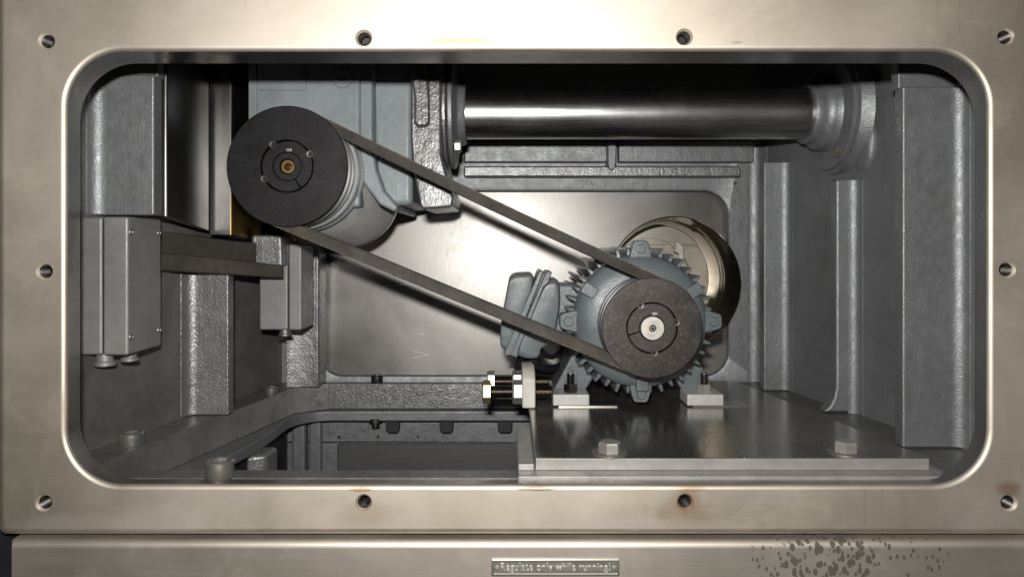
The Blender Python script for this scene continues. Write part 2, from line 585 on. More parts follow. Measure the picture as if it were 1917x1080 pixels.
rib_right(wall_r, 1.227, 738 * 1.227, (457 - 838) * 1.227, (457 - 162) * 1.227, 36, 26)
o = MB().box(738 * 1.227 - 4, XR(1.227) + 10, dp(1.227) + 12, dp(1.227) + 44, (457 - 164) * 1.227, CE - 2).build('rib', 'cast', wall_r, bevel=4)
rib_right(wall_r, 1.71, 478 * 1.71, FL + 1, (457 - 303) * 1.71, 40, 26)
# middle rib with a flared foot
u = 1.48
pts = xz([(1565, 335), (1607, 333), (1612, 772), (1541, 772), (1553, 760), (1561, 745), (1565, 725)], u)
MB().prism(pts, dp(u), dp(u) + 40).build('rib', 'cast', wall_r, bevel=9, seg=3)
m_ = MB()
wx = XR(u)
fr = 24
pts = [(wx - fr, dp(u) + 2)]
for k in range(9):
    a = R(90 * k / 8)
    pts.append((wx - fr + (fr + 3) * math.sin(a), dp(u) - fr + fr * math.cos(a)))
pts += [(wx + 20, dp(u) - fr), (wx + 20, dp(u) + 2)]
m_.prism(pts, FL + 1, (457 - 338) * u, 'xd')
m_.build('rib_fillet', 'cast', wall_r)
# cast swelling that carries the tube flange
m_ = MB()
m_.lathe([(0.001, -24), (150, -24), (176, -10), (190, 20), (0.001, 20)], (XR(1.55) + 4, dp(1.55), 378), 'x', 48)
m_.build('flange_boss', 'cast', wall_r)

m_ = MB()
rings = []
for k in range(1, 16):
    a = math.pi * k / 16
    rings.append([(XR(1.46) + 6 + 26 * math.sin(a) * math.cos(2 * math.pi * j / 24), dp(1.47) + 62 * math.sin(a) * math.sin(2 * math.pi * j / 24), (457 - 268) * 1.47 + 86 * math.cos(a)) for j in range(24)])
m_.loft(rings, True, True, True)
m_.build('cast_swelling', 'cast', wall_r, smooth=80)

# ---- left wall and its ribs
mb = MB()
mb.prism([(XL(1.05), dp(1.05)), (XL(1.86), dp(1.86)), (XL(1.86) - 60, dp(1.86)), (XL(1.05) - 60, dp(1.05))], -900, CE, 'xd')
wall_l = structure(mb.build('left_wall', 'cast_warm'))
rib_right(wall_l, 1.227, -664 * 1.227, 66, (457 - 140) * 1.227, 40, 26, 'cast', -1)
MB().box(XL(1.227) - 10, -664 * 1.227 + 3, dp(1.227) + 14, dp(1.227) + 46, (457 - 142) * 1.227, CE - 2).build('rib', 'cast', wall_l, bevel=4)
rib_right(wall_l, 1.465, -524 * 1.465, FL + 1, -48 * 1.465, 38, 30, 'cast_rough', -1)
m_ = MB()
m_.prism([(-725, dp(1.75) + 90), (-725, dp(1.75) - 12), (-700, dp(1.75)), (-625, dp(1.75)), (-621, dp(1.75) + 5), (-621, dp(1.75) + 90)], FL + 1, 120, 'xd')
m_.build('rib', 'cast_rough', wall_l, bevel=3)

# ---- rear wall, a raised border round the sheet panel
u0, u1 = 1.822, 1.834
outer = rr(XL(1.82) - 20, XR(1.82) + 20, FL - 14, CE, 2, 12)
inner = rr(-651, 752, -452, 183, 84, 12)
inn2 = rr(-651 + 4, 752 - 4, -452 + 4, 183 - 4, 82, 12)
mb = MB()
mb.loft([[(x, dp(u1), z) for x, z in outer], [(x, dp(u0), z) for x, z in outer],
         [(x - (4 if x > 50 else -4), dp(u0), z) for x, z in rr(-659, 760, -460, 191, 86, 12)],
         [(x, dp(u0) + 3, z) for x, z in inner], [(x, dp(u1), z) for x, z in inn2]])
wall_b = structure(mb.build('rear_wall', 'cast', smooth=30))
def slab(px0, px1, py0, py1, uf, ub, name, mat, parent, bevel=5, seg=3):
    m_ = MB()
    m_.box((px0 - 952) * uf, (px1 - 952) * uf, dp(uf), dp(ub), (457 - py1) * uf, (457 - py0) * uf)
    return m_.build(name, mat, parent, bevel=bevel, seg=seg)
slab(868, 1387, 311, 331, 1.775, 1.8225, 'rail', 'cast_rough', wall_b, 6)
slab(868, 1137, 262, 304, 1.795, 1.8225, 'rail', 'cast', wall_b, 6)
slab(1158, 1412, 262, 304, 1.795, 1.8225, 'rail', 'cast', wall_b, 6)
m_ = MB()
m_.prism([((px - 952) * 1.765, (457 - py) * 1.765) for px, py in ((1138, 262), (1155, 262), (1154, 306), (1151, 316), (1145, 320), (1140, 316), (1138, 308))], dp(1.765), dp(1.8225))
m_.build('web', 'cast', wall_b, bevel=10, seg=4)
for px in (1110, 1376):
    c = at(px, 343.5, 1.822)
    MB().lathe([(0.001, -2.5), (5, -2.5), (6, -1), (6, 3)], c, 'd', 14).build('plug_screw', 'screw_dark', wall_b)

# ---- ceiling
structure(MB().box(XL(1.05) - 60, XR(1.05) + 60, dp(1.05), dp(1.86), CE, CE + 30).build('ceiling', 'dark'))  # shade put into the colour, which also cuts bounced light

# ---- floor ledge with the opening to the lower chamber
mb = MB()
op = [(-880, 1.112), (-852, 1.253), (-702, 1.754), (-607, 1.80), (430, 1.80), (430, 1.112)]
op = [(x, dp(u)) for x, u in op]
# ledge as four slabs that butt against each other
zb = FL - 84
fl = MB()
fl.prism([(XL(1.053) - 30, dp(1.0755)), (XR(1.053) + 30, dp(1.0755)), (XR(1.112) + 30, dp(1.112)), (op[0][0], dp(1.112)), (XL(1.112) - 30, dp(1.112))], zb, FL, 'xd')
fl.prism([(XL(1.112) - 30, dp(1.112)), op[0], op[1], op[2], (op[2][0], dp(1.84)), (XL(1.84) - 30, dp(1.84))], zb, FL, 'xd')
fl.prism([op[2], op[3], op[4], (op[4][0], dp(1.84)), (op[2][0], dp(1.84))], zb, FL, 'xd')
fl.prism([op[5], (XR(1.112) + 30, dp(1.112)), (XR(1.84) + 30, dp(1.84)), (op[4][0], dp(1.84)), op[4]], zb, FL, 'xd')
floor = structure(fl.build('floor', 'cast_warm'))
# proud face strip along the far edge of the opening (rough casting, catches the flash)
m_ = MB()
m_.prism([(-607, op[3][1] - .6), (50, op[4][1] - .6), (50, op[4][1] - 5), (-604, op[3][1] - 5)], zb + 2, FL - 1, 'xd')
m_.build('edge_facing', 'cast_rough', floor, bevel=2)
# lower lip, a step further in
lo = []
for x, u in ((-800, 1.14), (-712, 1.5), (-705, 1.58)):
    lo.append((x, dp(u)))
for k in range(7):
    a = R(180 - 90 * k / 6)
    lo.append((-590 + 112 * math.cos(a), dp(1.68) + 128 * math.sin(a)))
lo += [(425, dp(1.776)), (425, dp(1.14))]
outer_l = [(-960, dp(1.113)), (-850, dp(1.5)), (-830, dp(1.58)), (-800, dp(1.62)), (-780, dp(1.66)), (-770, dp(1.70)), (-760, dp(1.76)), (-740, dp(1.80)), (-700, dp(1.82)), (-600, dp(1.82)), (470, dp(1.82)), (470, dp(1.113))]
m_ = MB()
z1, z0 = zb - 2, zb - 34
ring = lambda pts, z: [(x, y, z) for x, y in pts]
m_.loft([ring(outer_l, z0), ring(outer_l, z1), ring(lo, z1), ring(lo, z0)], loop=True)
m_.build('lower_lip', 'cast', floor, bevel=4, seg=3)
for px0, px1 in ((720, 748), (821, 849), (930, 960)):
    u = 1.80
    m_ = MB()
    w_ = 4
    m_.prism(xz([(px0, 770), (px1, 770), (px1 - 1, 806), (px1 - 5, 811), (px0 + 6, 811), (px0 + 2, 806)], u), dp(u), dp(u) + 30)
    m_.build('shadow_dark_lug', 'dark', floor, bevel=4)  # shadow on these lugs is put into their near-black colour
c = at(703, 789, 1.79)
MB().lathe([(0.001, -18), (13, -18), (13, 0), (24, 0), (24, 14), (0.001, 14)], c, 'z', 20).build('screw_tip', 'screw_dark', floor)

# ---- lower chamber seen through the opening
lw = MB()
lw.box(-800, 800, dp(1.836), dp(1.836) + 30, -700 + 18, -556)
lw.box(-800, (632 - 952) * 1.836, dp(1.836), dp(1.836) + 30, -1000, -700 + 18)
low = structure(lw.build('lower_rear_wall', 'cast', bevel=4))
m_ = MB()
m_.box(-600, 700, dp(1.85), dp(1.85) + 12, -1000, -670)
m_.build('cover_sheet', 'panel_dark', low)
for a, b, u in ((546, 571, 1.80), (578, 601, 1.815)):
    m_ = MB()
    m_.box((a - 952) * u, (b - 952) * u, dp(u), dp(1.837), -1000, -590)
    m_.build('upright', 'cast', low, bevel=9, seg=3)
m_ = MB()
m_.prism([(-728, dp(1.48)), (-676, dp(1.50)), (-672, dp(1.56)), (-728, dp(1.56))], -1000, zb - 35, 'xd')
m_.build('pillar', 'cast_rough', low, bevel=12, seg=3)
for px, py in ((635, 818), (708, 817), (783, 817)):
    c = at(px, py, 1.836)
    MB().lathe([(0.001, -1.5), (5.5, -1.5), (6.5, 2)], c, 'd', 12).build('plug_screw', 'screw_dark', low)
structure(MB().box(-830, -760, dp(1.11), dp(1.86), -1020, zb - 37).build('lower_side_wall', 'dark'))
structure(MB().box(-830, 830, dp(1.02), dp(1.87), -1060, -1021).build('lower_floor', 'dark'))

# ---- dark machine body behind the lower cover
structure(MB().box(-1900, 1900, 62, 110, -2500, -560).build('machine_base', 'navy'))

# ================================================================== FRONT FRAME
FO = (31, 36, -546)          # object origin of the frame
fx0, fx1, fz0, fz1 = -959, 1300, -546, 900
def ring3(x0, x1, z0, z1, r, d_):
    return [(x, d_, z) for x, z in rr(x0, x1, z0, z1, r, 14)]
mb = MB()
rings = []
# outer back, outer front with a soft rounded edge
rings.append(ring3(fx0, fx1, fz0, fz1, 8, 100))
for k in range(6):
    a = R(90 * k / 5)
    q = 15
    rings.append(ring3(fx0 + q - q * math.cos(a), fx1 - q + q * math.cos(a), fz0 + q - q * math.cos(a), fz1 - q + q * math.cos(a), 12, q - q * math.sin(a)))
# opening: rounded brow then drafted inner wall
ox0, ox1, oz0, oz1 = -830, 900, -451, 362
q = 9
for k in range(8):
    a = R(90 * k / 7)
    e = q * (1 - math.sin(a))
    rings.append(ring3(ox0 - e, ox1 + e, oz0 - e, oz1 + e, 104 + e, q * (1 - math.cos(a))))
rings.append(ring3(ox0 - 32, ox1 + 38, oz0 - 21, oz1 + 1, 116, 100))
mb.loft(rings[:-1])
mb.loft([rings[-2], rings[-1], rings[0]], mi=1)
M['lip'] = steel('ground_lip_steel', (.27, .25, .235), .3, (4, 60, 4), var=.12, cloud=.4, rvar=.1, stain=.35)
me = mb.mesh('machine_frame', [frame_mat('brushed_stainless_frame', FO[0] * U, FO[2] * U), M['lip']], FO, 30)
frame = bpy.data.objects.new('machine_frame', me)
sc.collection.objects.link(frame)
frame.location = W(*FO)
frame['_o'] = FO
cut = MB()
for px, py in HOLES:
    cut.lathe([(0.001, -6), (16.2, -6), (16.2, 0), (12.6, 5.2), (12.6, 50), (0.001, 50)], (px - 952, 0, 457 - py), 'd', 32, closed=False)
cm = cut.mesh('cutter', [], FO, 30)
co = bpy.data.objects.new('cutter', cm)
sc.collection.objects.link(co)
co.location = frame.location
bo = frame.modifiers.new('holes', 'BOOLEAN')
bo.operation = 'DIFFERENCE'
bo.solver = 'EXACT'
bo.object = co
dg = bpy.context.evaluated_depsgraph_get()
nm = bpy.data.meshes.new_from_object(frame.evaluated_get(dg))
frame.modifiers.clear()
frame.data = nm
bpy.data.objects.remove(co)
for p in nm.polygons:
    p.use_smooth = True
nm.set_sharp_from_angle(angle=R(30))
wn = frame.modifiers.new('normals', 'WEIGHTED_NORMAL')
wn.keep_sharp = True
wn.weight = 100
tag(frame, 'wide brushed stainless steel frame with tapped holes around the rounded opening', 'frame')
thr = None
for px, py in HOLES:
    c = (px - 952, 0, 457 - py)
    m_ = MB()
    pr = [(12.4, 6)]
    h = 6
    while h < 34:
        pr += [(9.6, h + 2.4), (12.2, h + 4.8)]
        h += 4.8
    pr += [(10, h), (0.001, h + 1)]
    m_.lathe(pr, c, 'd', 24)
    m_.build('threaded_hole', 'hole', frame, smooth=60)

# ---- lower cover with rounded top edge, its sign
CO = (60, 30, -900)
mb = MB()
sec = [(66, -900), (0, -900), (0, -569)]
for k in range(7):
    a = R(90 * k / 6)
    sec.append((13 - 13 * math.cos(a), -568 + 13 * math.sin(a)))
sec.append((66, -555))
cover_r = []
for x in (-934, -934 + 4, 1300):
    e = 6 if x == -934 else 0
    cover_r.append([(x, max(y, e) if y < 20 else y, z) for y, z in sec])
mb.loft(cover_r, True, True, True)
M['cover'] = frame_mat('brushed_stainless_cover', CO[0] * U, CO[2] * U, True)
cover = mb.build('lower_cover', 'cover', origin=CO, smooth=30)
wn = cover.modifiers.new('normals', 'WEIGHTED_NORMAL')
wn.keep_sharp = True
wn.weight = 100
tag(cover, 'plain brushed steel cover below the frame, splashed with brown drops', 'cover')

sg = thing('sign_plate', at(1039, 1076, 1), 'small embossed metal sign reading Regulate only while running!', 'sign')
x0, x1, z0, z1 = -32, 207, -619, -588
m_ = MB()
m_.loft([[(x, -.2, z) for x, z in rr(x0, x1, z0, z1, 2, 3)], [(x, -3.4, z) for x, z in rr(x0, x1, z0, z1, 2, 3)],
         [(x, -4, z) for x, z in rr(x0 + 1, x1 - 1, z0 + 1, z1 - 1, 2, 3)], [(x, -4, z) for x, z in rr(x0 + 3, x1 - 3, z0 + 3.4, z1 - 3.4, 2, 3)],
         [(x, -2.4, z) for x, z in rr(x0 + 4.4, x1 - 4.4, z0 + 4.8, z1 - 4.8, 2, 3)]], True, True, True)
m_.build('plate', 'sign', sg, smooth=25)
for px in (931, 1149):
    MB().lathe([(0.001, -6.4), (2.2, -6), (3.8, -4.4), (4.2, -2.2)], at(px, 1061, 1), 'd', 16).build('rivet', 'steel_bolt', sg)
fc = bpy.data.curves.new('lettering', 'FONT')
fc.body = 'Regulate only while running!'
fc.size = 19.5 * U
fc.extrude = .9 * U
fc.bevel_depth = .35 * U
fc.bevel_resolution = 1
fc.space_character = 1.06
fo = bpy.data.objects.new('lettering_curve', fc)
sc.collection.objects.link(fo)
dg = bpy.context.evaluated_depsgraph_get()
tm = bpy.data.meshes.new_from_object(fo.evaluated_get(dg))
bpy.data.objects.remove(fo)
xs = [v.co.x for v in tm.vertices]
want = (1142 - 937) * U
kx = want / (max(xs) - min(xs))
mn = min(xs)
so = sg['_o']
for v in tm.vertices:
    x, y, z = v.co
    v.co = ((x - mn) * kx + (937 - 952 - so[0]) * U, (-3.6 - so[1]) * U + z, y + (457 - 1066 - so[2]) * U)
tm.materials.clear()
tm.materials.append(M['letters'])
tx = bpy.data.objects.new('lettering', tm)
sc.collection.objects.link(tx)
tx.parent = sg

# ================================================================== REAR SHEET PANEL with round cut-out for the duct
DC = (546, -128)
bm = bmesh.new()
PO = (50, dp(1.8345), -470)
def addloop(pts):
    vs = [bm.verts.new(((x - PO[0]) * U, 0, (z - PO[2]) * U)) for x, z in pts]
    return [bm.edges.new((vs[i], vs[(i + 1) % len(vs)])) for i in range(len(vs))]
es = addloop(rr(-690, 790, -468, 215, 60, 8))
es += addloop([(DC[0] + 203 * math.cos(R(a)), DC[1] + 203 * math.sin(R(a))) for a in range(0, 360, 4)])
bmesh.ops.triangle_fill(bm, use_beauty=True, edges=es)
bmesh.ops.recalc_face_normals(bm, faces=bm.faces)
for f in bm.faces:
    if f.normal.y > 0:
        f.normal_flip()
me = bpy.data.meshes.new('rear_panel')
bm.to_mesh(me)
bm.free()
me.materials.append(M['panel'])
pan = bpy.data.objects.new('rear_panel', me)
sc.collection.objects.link(pan)
pan.location = W(*PO)
pan.rotation_euler.x = -R(2.0)
s_ = pan.modifiers.new('sheet', 'SOLIDIFY')
s_.thickness = 4 * U
s_.offset = -1
tag(pan, 'cloudy bare steel sheet closing the rear of the compartment', 'panel')

# ---- polished air duct collar
du = thing('air_duct', (DC[0], dp(1.84), DC[1] - 218), 'polished round metal duct collar behind the electric motor', 'duct')
c = (DC[0], 0, DC[1])
m_ = MB()
m_.lathe([(217, dp(1.76)), (211, dp(1.79)), (200, dp(1.83)), (198, dp(1.99)), (201.5, dp(1.99)), (201.5, dp(1.835)), (214, dp(1.79)), (220, dp(1.76))], c, 'd', 96, closed=True)
m_.build('sleeve', 'mirror', du, smooth=40)
m_ = MB()
m_.prism([(DC[0] + 197 * math.cos(R(a)), DC[1] + 197 * math.sin(R(a))) for a in range(40, 141, 4)], dp(1.97), dp(1.97) + 4)
m_.build('upper_sheet', 'duct_back', du)
m_ = MB()
m_.lathe([(0.001, dp(1.99) - 2), (197, dp(1.99) - 2), (197, dp(1.99) + 2)], c, 'd', 64)
m_.build('end_sheet', 'duct_back', du)
m_ = MB()
m_.prism(xz([(1262, 452), (1272, 455), (1280, 462), (1281, 520), (1273, 520), (1272, 476), (1262, 470), (1268, 462)], 1.93), dp(1.93), dp(1.95))
m_.build('bracket', 'steel_bolt', du, bevel=2)
m_ = MB()
m_.lathe([(150, dp(1.955)), (155, dp(1.955)), (155, dp(1.965)), (150, dp(1.965))], (DC[0] - 30, 0, DC[1]), 'd', 64, closed=True)
m_.build('inner_ring', 'duct_back', du)

# ================================================================== MOUNTING PLATE
PT = -434.0
mp = thing('mounting_plate', (450, dp(1.3), -459), 'thick oily steel plate carrying the electric motor', 'plate')
poly = [(55, dp(1.085)), (855, dp(1.085)), (720, dp(1.70)), (55, dp(1.70))]
m_ = MB()
m_.prism(poly, PT - 25, PT - 1.2, 'xd')
m_.build('slab', 'plate_edge', mp, bevel=1.6)
m_ = MB()
m_.prism([(56.5, dp(1.085) + 1.5), (853.5, dp(1.085) + 1.5), (719, dp(1.70) - 1), (56.5, dp(1.70) - 1)], PT - 1.4, PT, 'xd')
m_.build('oily_top', 'plate_top', mp)
m_ = MB()
sec = [(dp(1.408), -433), (dp(1.408), -358), (dp(1.42), -342), (dp(1.45), -330), (dp(1.545), -330), (dp(1.575), -342), (dp(1.59), -358), (dp(1.59), -433)]
m_.prism(sec, 36, 71, 'yz')
m_.build('adjuster_lug', 'lug', mp, bevel=5, seg=3)
pad = tag(MB().box(19, 880, dp(1.058), dp(1.30), FL - .5, -459.3).build('support_pad', 'plate_edge', bevel=2),
          'flat machined pad under the front edge of the motor plate', 'pad')
MB().box(20, 52, dp(1.062) + 30, dp(1.30), -459.2, -446).build('end_stop', 'plate_edge', pad, bevel=2)

def hex_bolt(px, py, u, label):
    x, d_, z = (px - 952) * u, dp(u), PT
    o = thing('hex_bolt', (x, d_, z), label, 'bolt', 'bolts holding the motor plate')
    MB().lathe([(0.001, 0.2), (36, 0.2), (36, 4), (34, 4.8), (0.001, 4.8)], (x, d_, z), 'z', 32).build('washer', 'screw', o)
    MB().hexa((x, d_, z + 4.8), 'z', 41, 21, rot=8).build('head', 'steel_bolt', o, smooth=20)
    return o
hex_bolt(1141, 846, 434 / 392., 'hex bolt in the plate, in front of the motor')
hex_bolt(1583, 845, 434 / 391., 'hex bolt in the plate near its right end')

# ================================================================== ELECTRIC MOTOR
AX, AZ = 346.0, -202.0
mo = thing('electric_motor', (AX, dp(1.52), PT), 'blue grey finned electric motor standing on the oily plate', 'motor')
LU = 1.395
c = (AX, 0, AZ)
def arc_prof(pts):
    return pts
m_ = MB()
m_.lathe([(0.001, dp(1.372)), (60, dp(1.372)), (64, dp(1.372) + 3), (110, dp(1.372) + 6), (135, dp(1.372) + 10), (152, dp(1.372) + 17), (166, dp(1.372) + 25), (173, dp(1.372) + 38),
          (176, dp(1.372) + 52), (176, dp(1.43)), (150, dp(1.43))], c, 'd', 96)
shield = m_.build('end_shield', 'motor', mo)
m_ = MB()
m_.lathe([(157, dp(1.425)), (157, dp(1.66)), (150, dp(1.70)), (0.001, dp(1.71))], c, 'd', 64)
m_.build('stator_housing', 'motor', mo)
# cooling fins, shared mesh
def fin_mesh(r1):
    f = MB()
    d0, d1 = dp(1.412), dp(1.66)
    sec0 = [(150, -9), (150, 9), (172, 6.4), (188, 4.9), (r1 - 3, 3.9), (r1, 2.0), (r1, -2.0), (r1 - 3, -3.9), (188, -4.9), (172, -6.4)]
    rings = []
    for d_, k in ((d0, .0), (d0 + 3, .7), (d0 + 12, .95), (d0 + 30, 1.0), (d1 - 16, 1.0), (d1, .72)):
        ring_ = []
        for r_, w_ in sec0:
            rr_ = 150 + (r_ - 150) * .88
            if k > .6:
                rr_ = 150 + (r_ - 150) * (.9 + .1 * k)
            ring_.append((rr_, d_, w_ * (1.0 if k > .6 else .72)))
        rings.append(ring_)
    f.loft(rings, True, True, True)
    return f.mesh('cooling_fin', [M['motor']], (0, 0, 0), 40)
fm = fin_mesh(200)
fm_s = fin_mesh(196)
for k in range(40):
    if k % 10 == 0:
        continue
    a = 360 * k / 40
    lowf = 225 <= a <= 315
    o = bpy.data.objects.new('cooling_fin', fm_s if k % 2 else fm)
    sc.collection.objects.link(o)
    o.parent = mo
    o.location = (0, (0 - mo['_o'][1]) * U, (AZ - mo['_o'][2]) * U)
    o.rotation_euler = (0, -R(a), 0)
# lugs with bolts
for k in range(4):
    a = R(90 * k)
    ca, sa = math.cos(a), math.sin(a)
    def q(rr_, tt):
        return (AX + rr_ * ca - tt * sa, AZ + rr_ * sa + tt * ca)
    m_ = MB()
    m_.prism([q(160, -30), q(180, -27), q(206, -20), q(212, -14), q(212, 14), q(206, 20), q(180, 27), q(160, 30)], dp(LU), dp(LU) + 46)
    lg = m_.build('mounting_lug', 'motor', mo, bevel=4, seg=3)
    cx, cz = q(190, 0)
    MB().hexa((cx, dp(LU), cz), 'd', 23, -9, rot=30 * k).build('bolt', 'motor', lg, bevel=1.5)
# raised pads on the shield
for a in (31, 149, 270):
    ar = R(a)
    ca, sa = math.cos(ar), math.sin(ar)
    q = lambda rr_, tt: (AX + rr_ * ca - tt * sa, AZ + rr_ * sa + tt * ca)
    MB().prism([q(140, -15), q(178, -16), q(178, 16), q(140, 15)], dp(1.372) + 8, dp(1.43)).build('shield_pad', 'motor', mo, bevel=3)
# feet
for sx, nm_ in ((-1, 'l'), (1, 'r')):
    xa, xb = (118, 216) if sx < 0 else (476, 574)
    z0 = PT + 3
    m_ = MB()
    m_.box(xa, xb, dp(1.423), dp(1.485), z0, z0 + 31)
    ft = m_.build('foot', 'foot', mo, bevel=4, seg=3)
    m_ = MB()
    if sx < 0:
        w = [(124, z0 + 29), (178, -300), (200, -262), (262, -330), (232, -372), (214, z0 + 29)]
    else:
        w = [(2 * AX - x, z) for x, z in [(124, z0 + 29), (178, -300), (200, -262), (262, -330), (232, -372), (214, z0 + 29)]]
    m_.prism(w, dp(1.475), dp(1.59))
    m_.build('leg_web', 'motor', mo, bevel=5, seg=3)
    bx = 168 if sx < 0 else 530
    bd = dp(1.447)
    MB().lathe(thread_prof(10.5, 0, 52, 4.2, 1.6), (bx, bd, z0 + 30), 'z', 20).build('stud', 'thread', ft, smooth=50)
    MB().hexa((bx, bd, z0 + 31.2), 'z', 33, 22, rot=12).build('nut', 'steel_bolt' if sx > 0 else 'thread', ft, smooth=20)

# terminal box on the left flank: tilted seam, domed cover
tb_u = 1.43
tbx = pillow(smooth_poly(xz([(1020, 524), (1047, 522), (1050, 565), (1036, 644), (1013, 652), (1008, 672), (984, 672), (962, 664)], tb_u), 5, .3), dp(tb_u), dp(tb_u) + 128, 13, 'terminal_box', 'motor', mo)
pillow(smooth_poly(xz([(1007, 511), (955, 513), (946, 560), (937, 612), (936, 650), (954, 656)], tb_u), 7, .3), dp(tb_u) - 10, dp(tb_u) + 128, 11, 'lid', 'motor', tbx)
m_ = MB()
m_.prism(xz([(1010, 506), (1018, 508), (958, 664), (947, 667), (944, 661)], tb_u - .012), dp(tb_u - .012), dp(tb_u) + 134)
m_.build('lid_flange', 'motor', tbx, bevel=3, seg=2)
m_ = MB()
m_.prism(xz([(1023, 508), (1034, 509), (1027, 530), (1018, 537), (972, 652), (968, 670), (955, 665)], tb_u - .012), dp(tb_u - .012), dp(tb_u) + 134)
m_.build('base_flange', 'motor', tbx, bevel=3, seg=2)
m_ = MB()
m_.prism(xz([(1016, 512), (1024, 512), (962, 664), (955, 664)], tb_u), dp(tb_u) + 6, dp(tb_u) + 120)
m_.build('gasket', 'cable', tbx)
m_ = MB()
m_.hexa(at(1003, 514, tb_u), 'x', 15, 12).build('lid_screw', 'motor', tbx)
m_ = MB()
m_.box(120, 196, dp(1.47), dp(1.56), -260, -110)
m_.build('box_neck', 'motor', mo, bevel=10, seg=3)
m_ = MB()
m_.tube([at(997, 556, tb_u - .003), at(992, 566, tb_u - .006), at(990, 578, tb_u - .003)], 2.6, 8)
m_.build('yellow_lead', 'yellow', tbx)

# shims under the feet
for xa, xb, lab in ((214, 290, 'thin bright shim beside the left motor foot'), (572, 640, 'thin bright shim beside the right motor foot')):
    s_ = tag(MB().box(xa - 80, xb, dp(1.426), dp(1.47), PT + .2, PT + 2.9).build('shim', 'shim'), lab, 'shim', 'shims under the motor feet')

# ================================================================== PULLEYS AND BELTS
UP = 1.287
D0 = dp(UP)
LX, LZ, LR_ = -534.0, 187.0, 146.0
MR_ = 121.0
def pulley(name, cx, cz, rad, mats, label, bush_r, hub, split_deg, screws, shaft_r, shaft_mat, shaft_h):
    o = thing(name, (cx, D0 + 50, cz - rad), label, 'pulley', 'belt pulleys')
    g = 30
    c = (cx, D0, cz)
    m_ = MB()
    m_.lathe([(bush_r, 30), (bush_r, 1), (bush_r + 1, 0), (rad - 1.5, 0), (rad, 1.5), (rad, 6)], c, 'd', 128, mi=0)
    m_.lathe([(rad, 6), (rad - g, 12.5), (rad - g, 23.5), (rad, 30)], c, 'd', 128, mi=1)
    m_.lathe([(rad, 30), (rad, 46)], c, 'd', 128, mi=2)
    m_.lathe([(rad, 46), (rad - g, 52.5), (rad - g, 63.5), (rad, 70)], c, 'd', 128, mi=1)
    m_.lathe([(rad, 70), (rad, 87), (rad - 4, 88), (70, 88)], c, 'd', 128, mi=2)
    m_.build('sheave', [mats[0], 'cable', mats[1]], o, smooth=30)
    m_ = MB()
    m_.lathe([(bush_r - 3.2, 40), (bush_r - 3.2, 3.5), (bush_r - 4.2, 2.5), (hub + 1, 2.5), (hub, 3.5), (hub, 40)], c, 'd', 64, split_deg + 2.2, split_deg + 357.8, closed=True)
    m_.build('taper_bush', mats[0], o, smooth=30)
    m_ = MB()
    m_.lathe([(bush_r, 26), (hub - 1, 26)], c, 'd', 48)
    m_.build('bush_gap', 'cable', o)
    for a in screws:
        x, z = cx + (bush_r - 1.5) * math.cos(R(a)), cz + (bush_r - 1.5) * math.sin(R(a))
        m_ = MB()
        m_.lathe([(0.001, 5), (4.6, 5), (4.6, -.6), (6, -.9), (8.8, -.9), (9.6, 0), (9.6, 8)], (x, D0, z), 'd', 18)
        gs = m_.build('grub_screw', 'screw_dark', o)
        MB().lathe([(0.001, -.2), (5.4, -.2), (5.4, 3)], (x, D0, z), 'd', 6).build('hex_socket', 'cable', gs)  # dark disc painted in for the shade inside the socket
    m_ = MB()
    m_.lathe([(0.001, shaft_h + 7), (5, shaft_h + 6), (8, shaft_h + 1), (9, shaft_h), (shaft_r - 2, shaft_h), (shaft_r, shaft_h + 2), (shaft_r, 60)], c, 'd', 48)
    m_.build('shaft_end', shaft_mat, o)
    MB().lathe([(0.001, shaft_h - .6), (3.4, shaft_h - .6), (4.2, shaft_h + 8)], c, 'd', 16).build('centre_hole_shade', 'cable', o)  # black disc stands for the shade in the shaft's centre hole
    for rg in ((shaft_r * .5,) if cx > 0 else ()):
        MB().lathe([(rg, shaft_h - .25), (rg + 1.3, shaft_h - .25), (rg + 1.3, shaft_h + 2), (rg, shaft_h + 2)], c, 'd', 40, closed=True).build('turning_mark', 'brass_bolt', o)
    ka = R(84 if cx < 0 else 78)
    kx, kz = cx + (shaft_r + 5.5) * math.cos(ka), cz + (shaft_r + 5.5) * math.sin(ka)
    if cx < 0:
        kx, kz = cx + (hub + 5) * math.cos(ka), cz + (hub + 5) * math.sin(ka)
    m_ = MB()
    m_.box(kx - 6.5, kx + 6.5, D0 + 1.2, D0 + 10, kz - 4, kz + 4)
    m_.build('key', 'screw', o, bevel=1)
    return o
pl = pulley('belt_pulley', LX, LZ, LR_, ('pulley', 'pulley_rim'), 'large black grooved pulley on the gearbox at upper left', 64, 35, -58, (123, 28, 209), 18, 'brass', 8)
# steel sleeve inside the large pulley's bush
m_ = MB()
m_.lathe([(19, 40), (19, 5), (20, 4), (33, 4), (34.2, 5), (34.2, 40)], (LX, D0, LZ), 'd', 48)
m_.build('inner_sleeve', 'pulley', pl)
pulley('belt_pulley', AX, AZ, MR_, ('pulley_brown', 'screw_dark'), 'smaller worn brownish black pulley on the motor shaft', 62, 31, 197, (117, 13, 275), 29.5, 'shaft', -6)

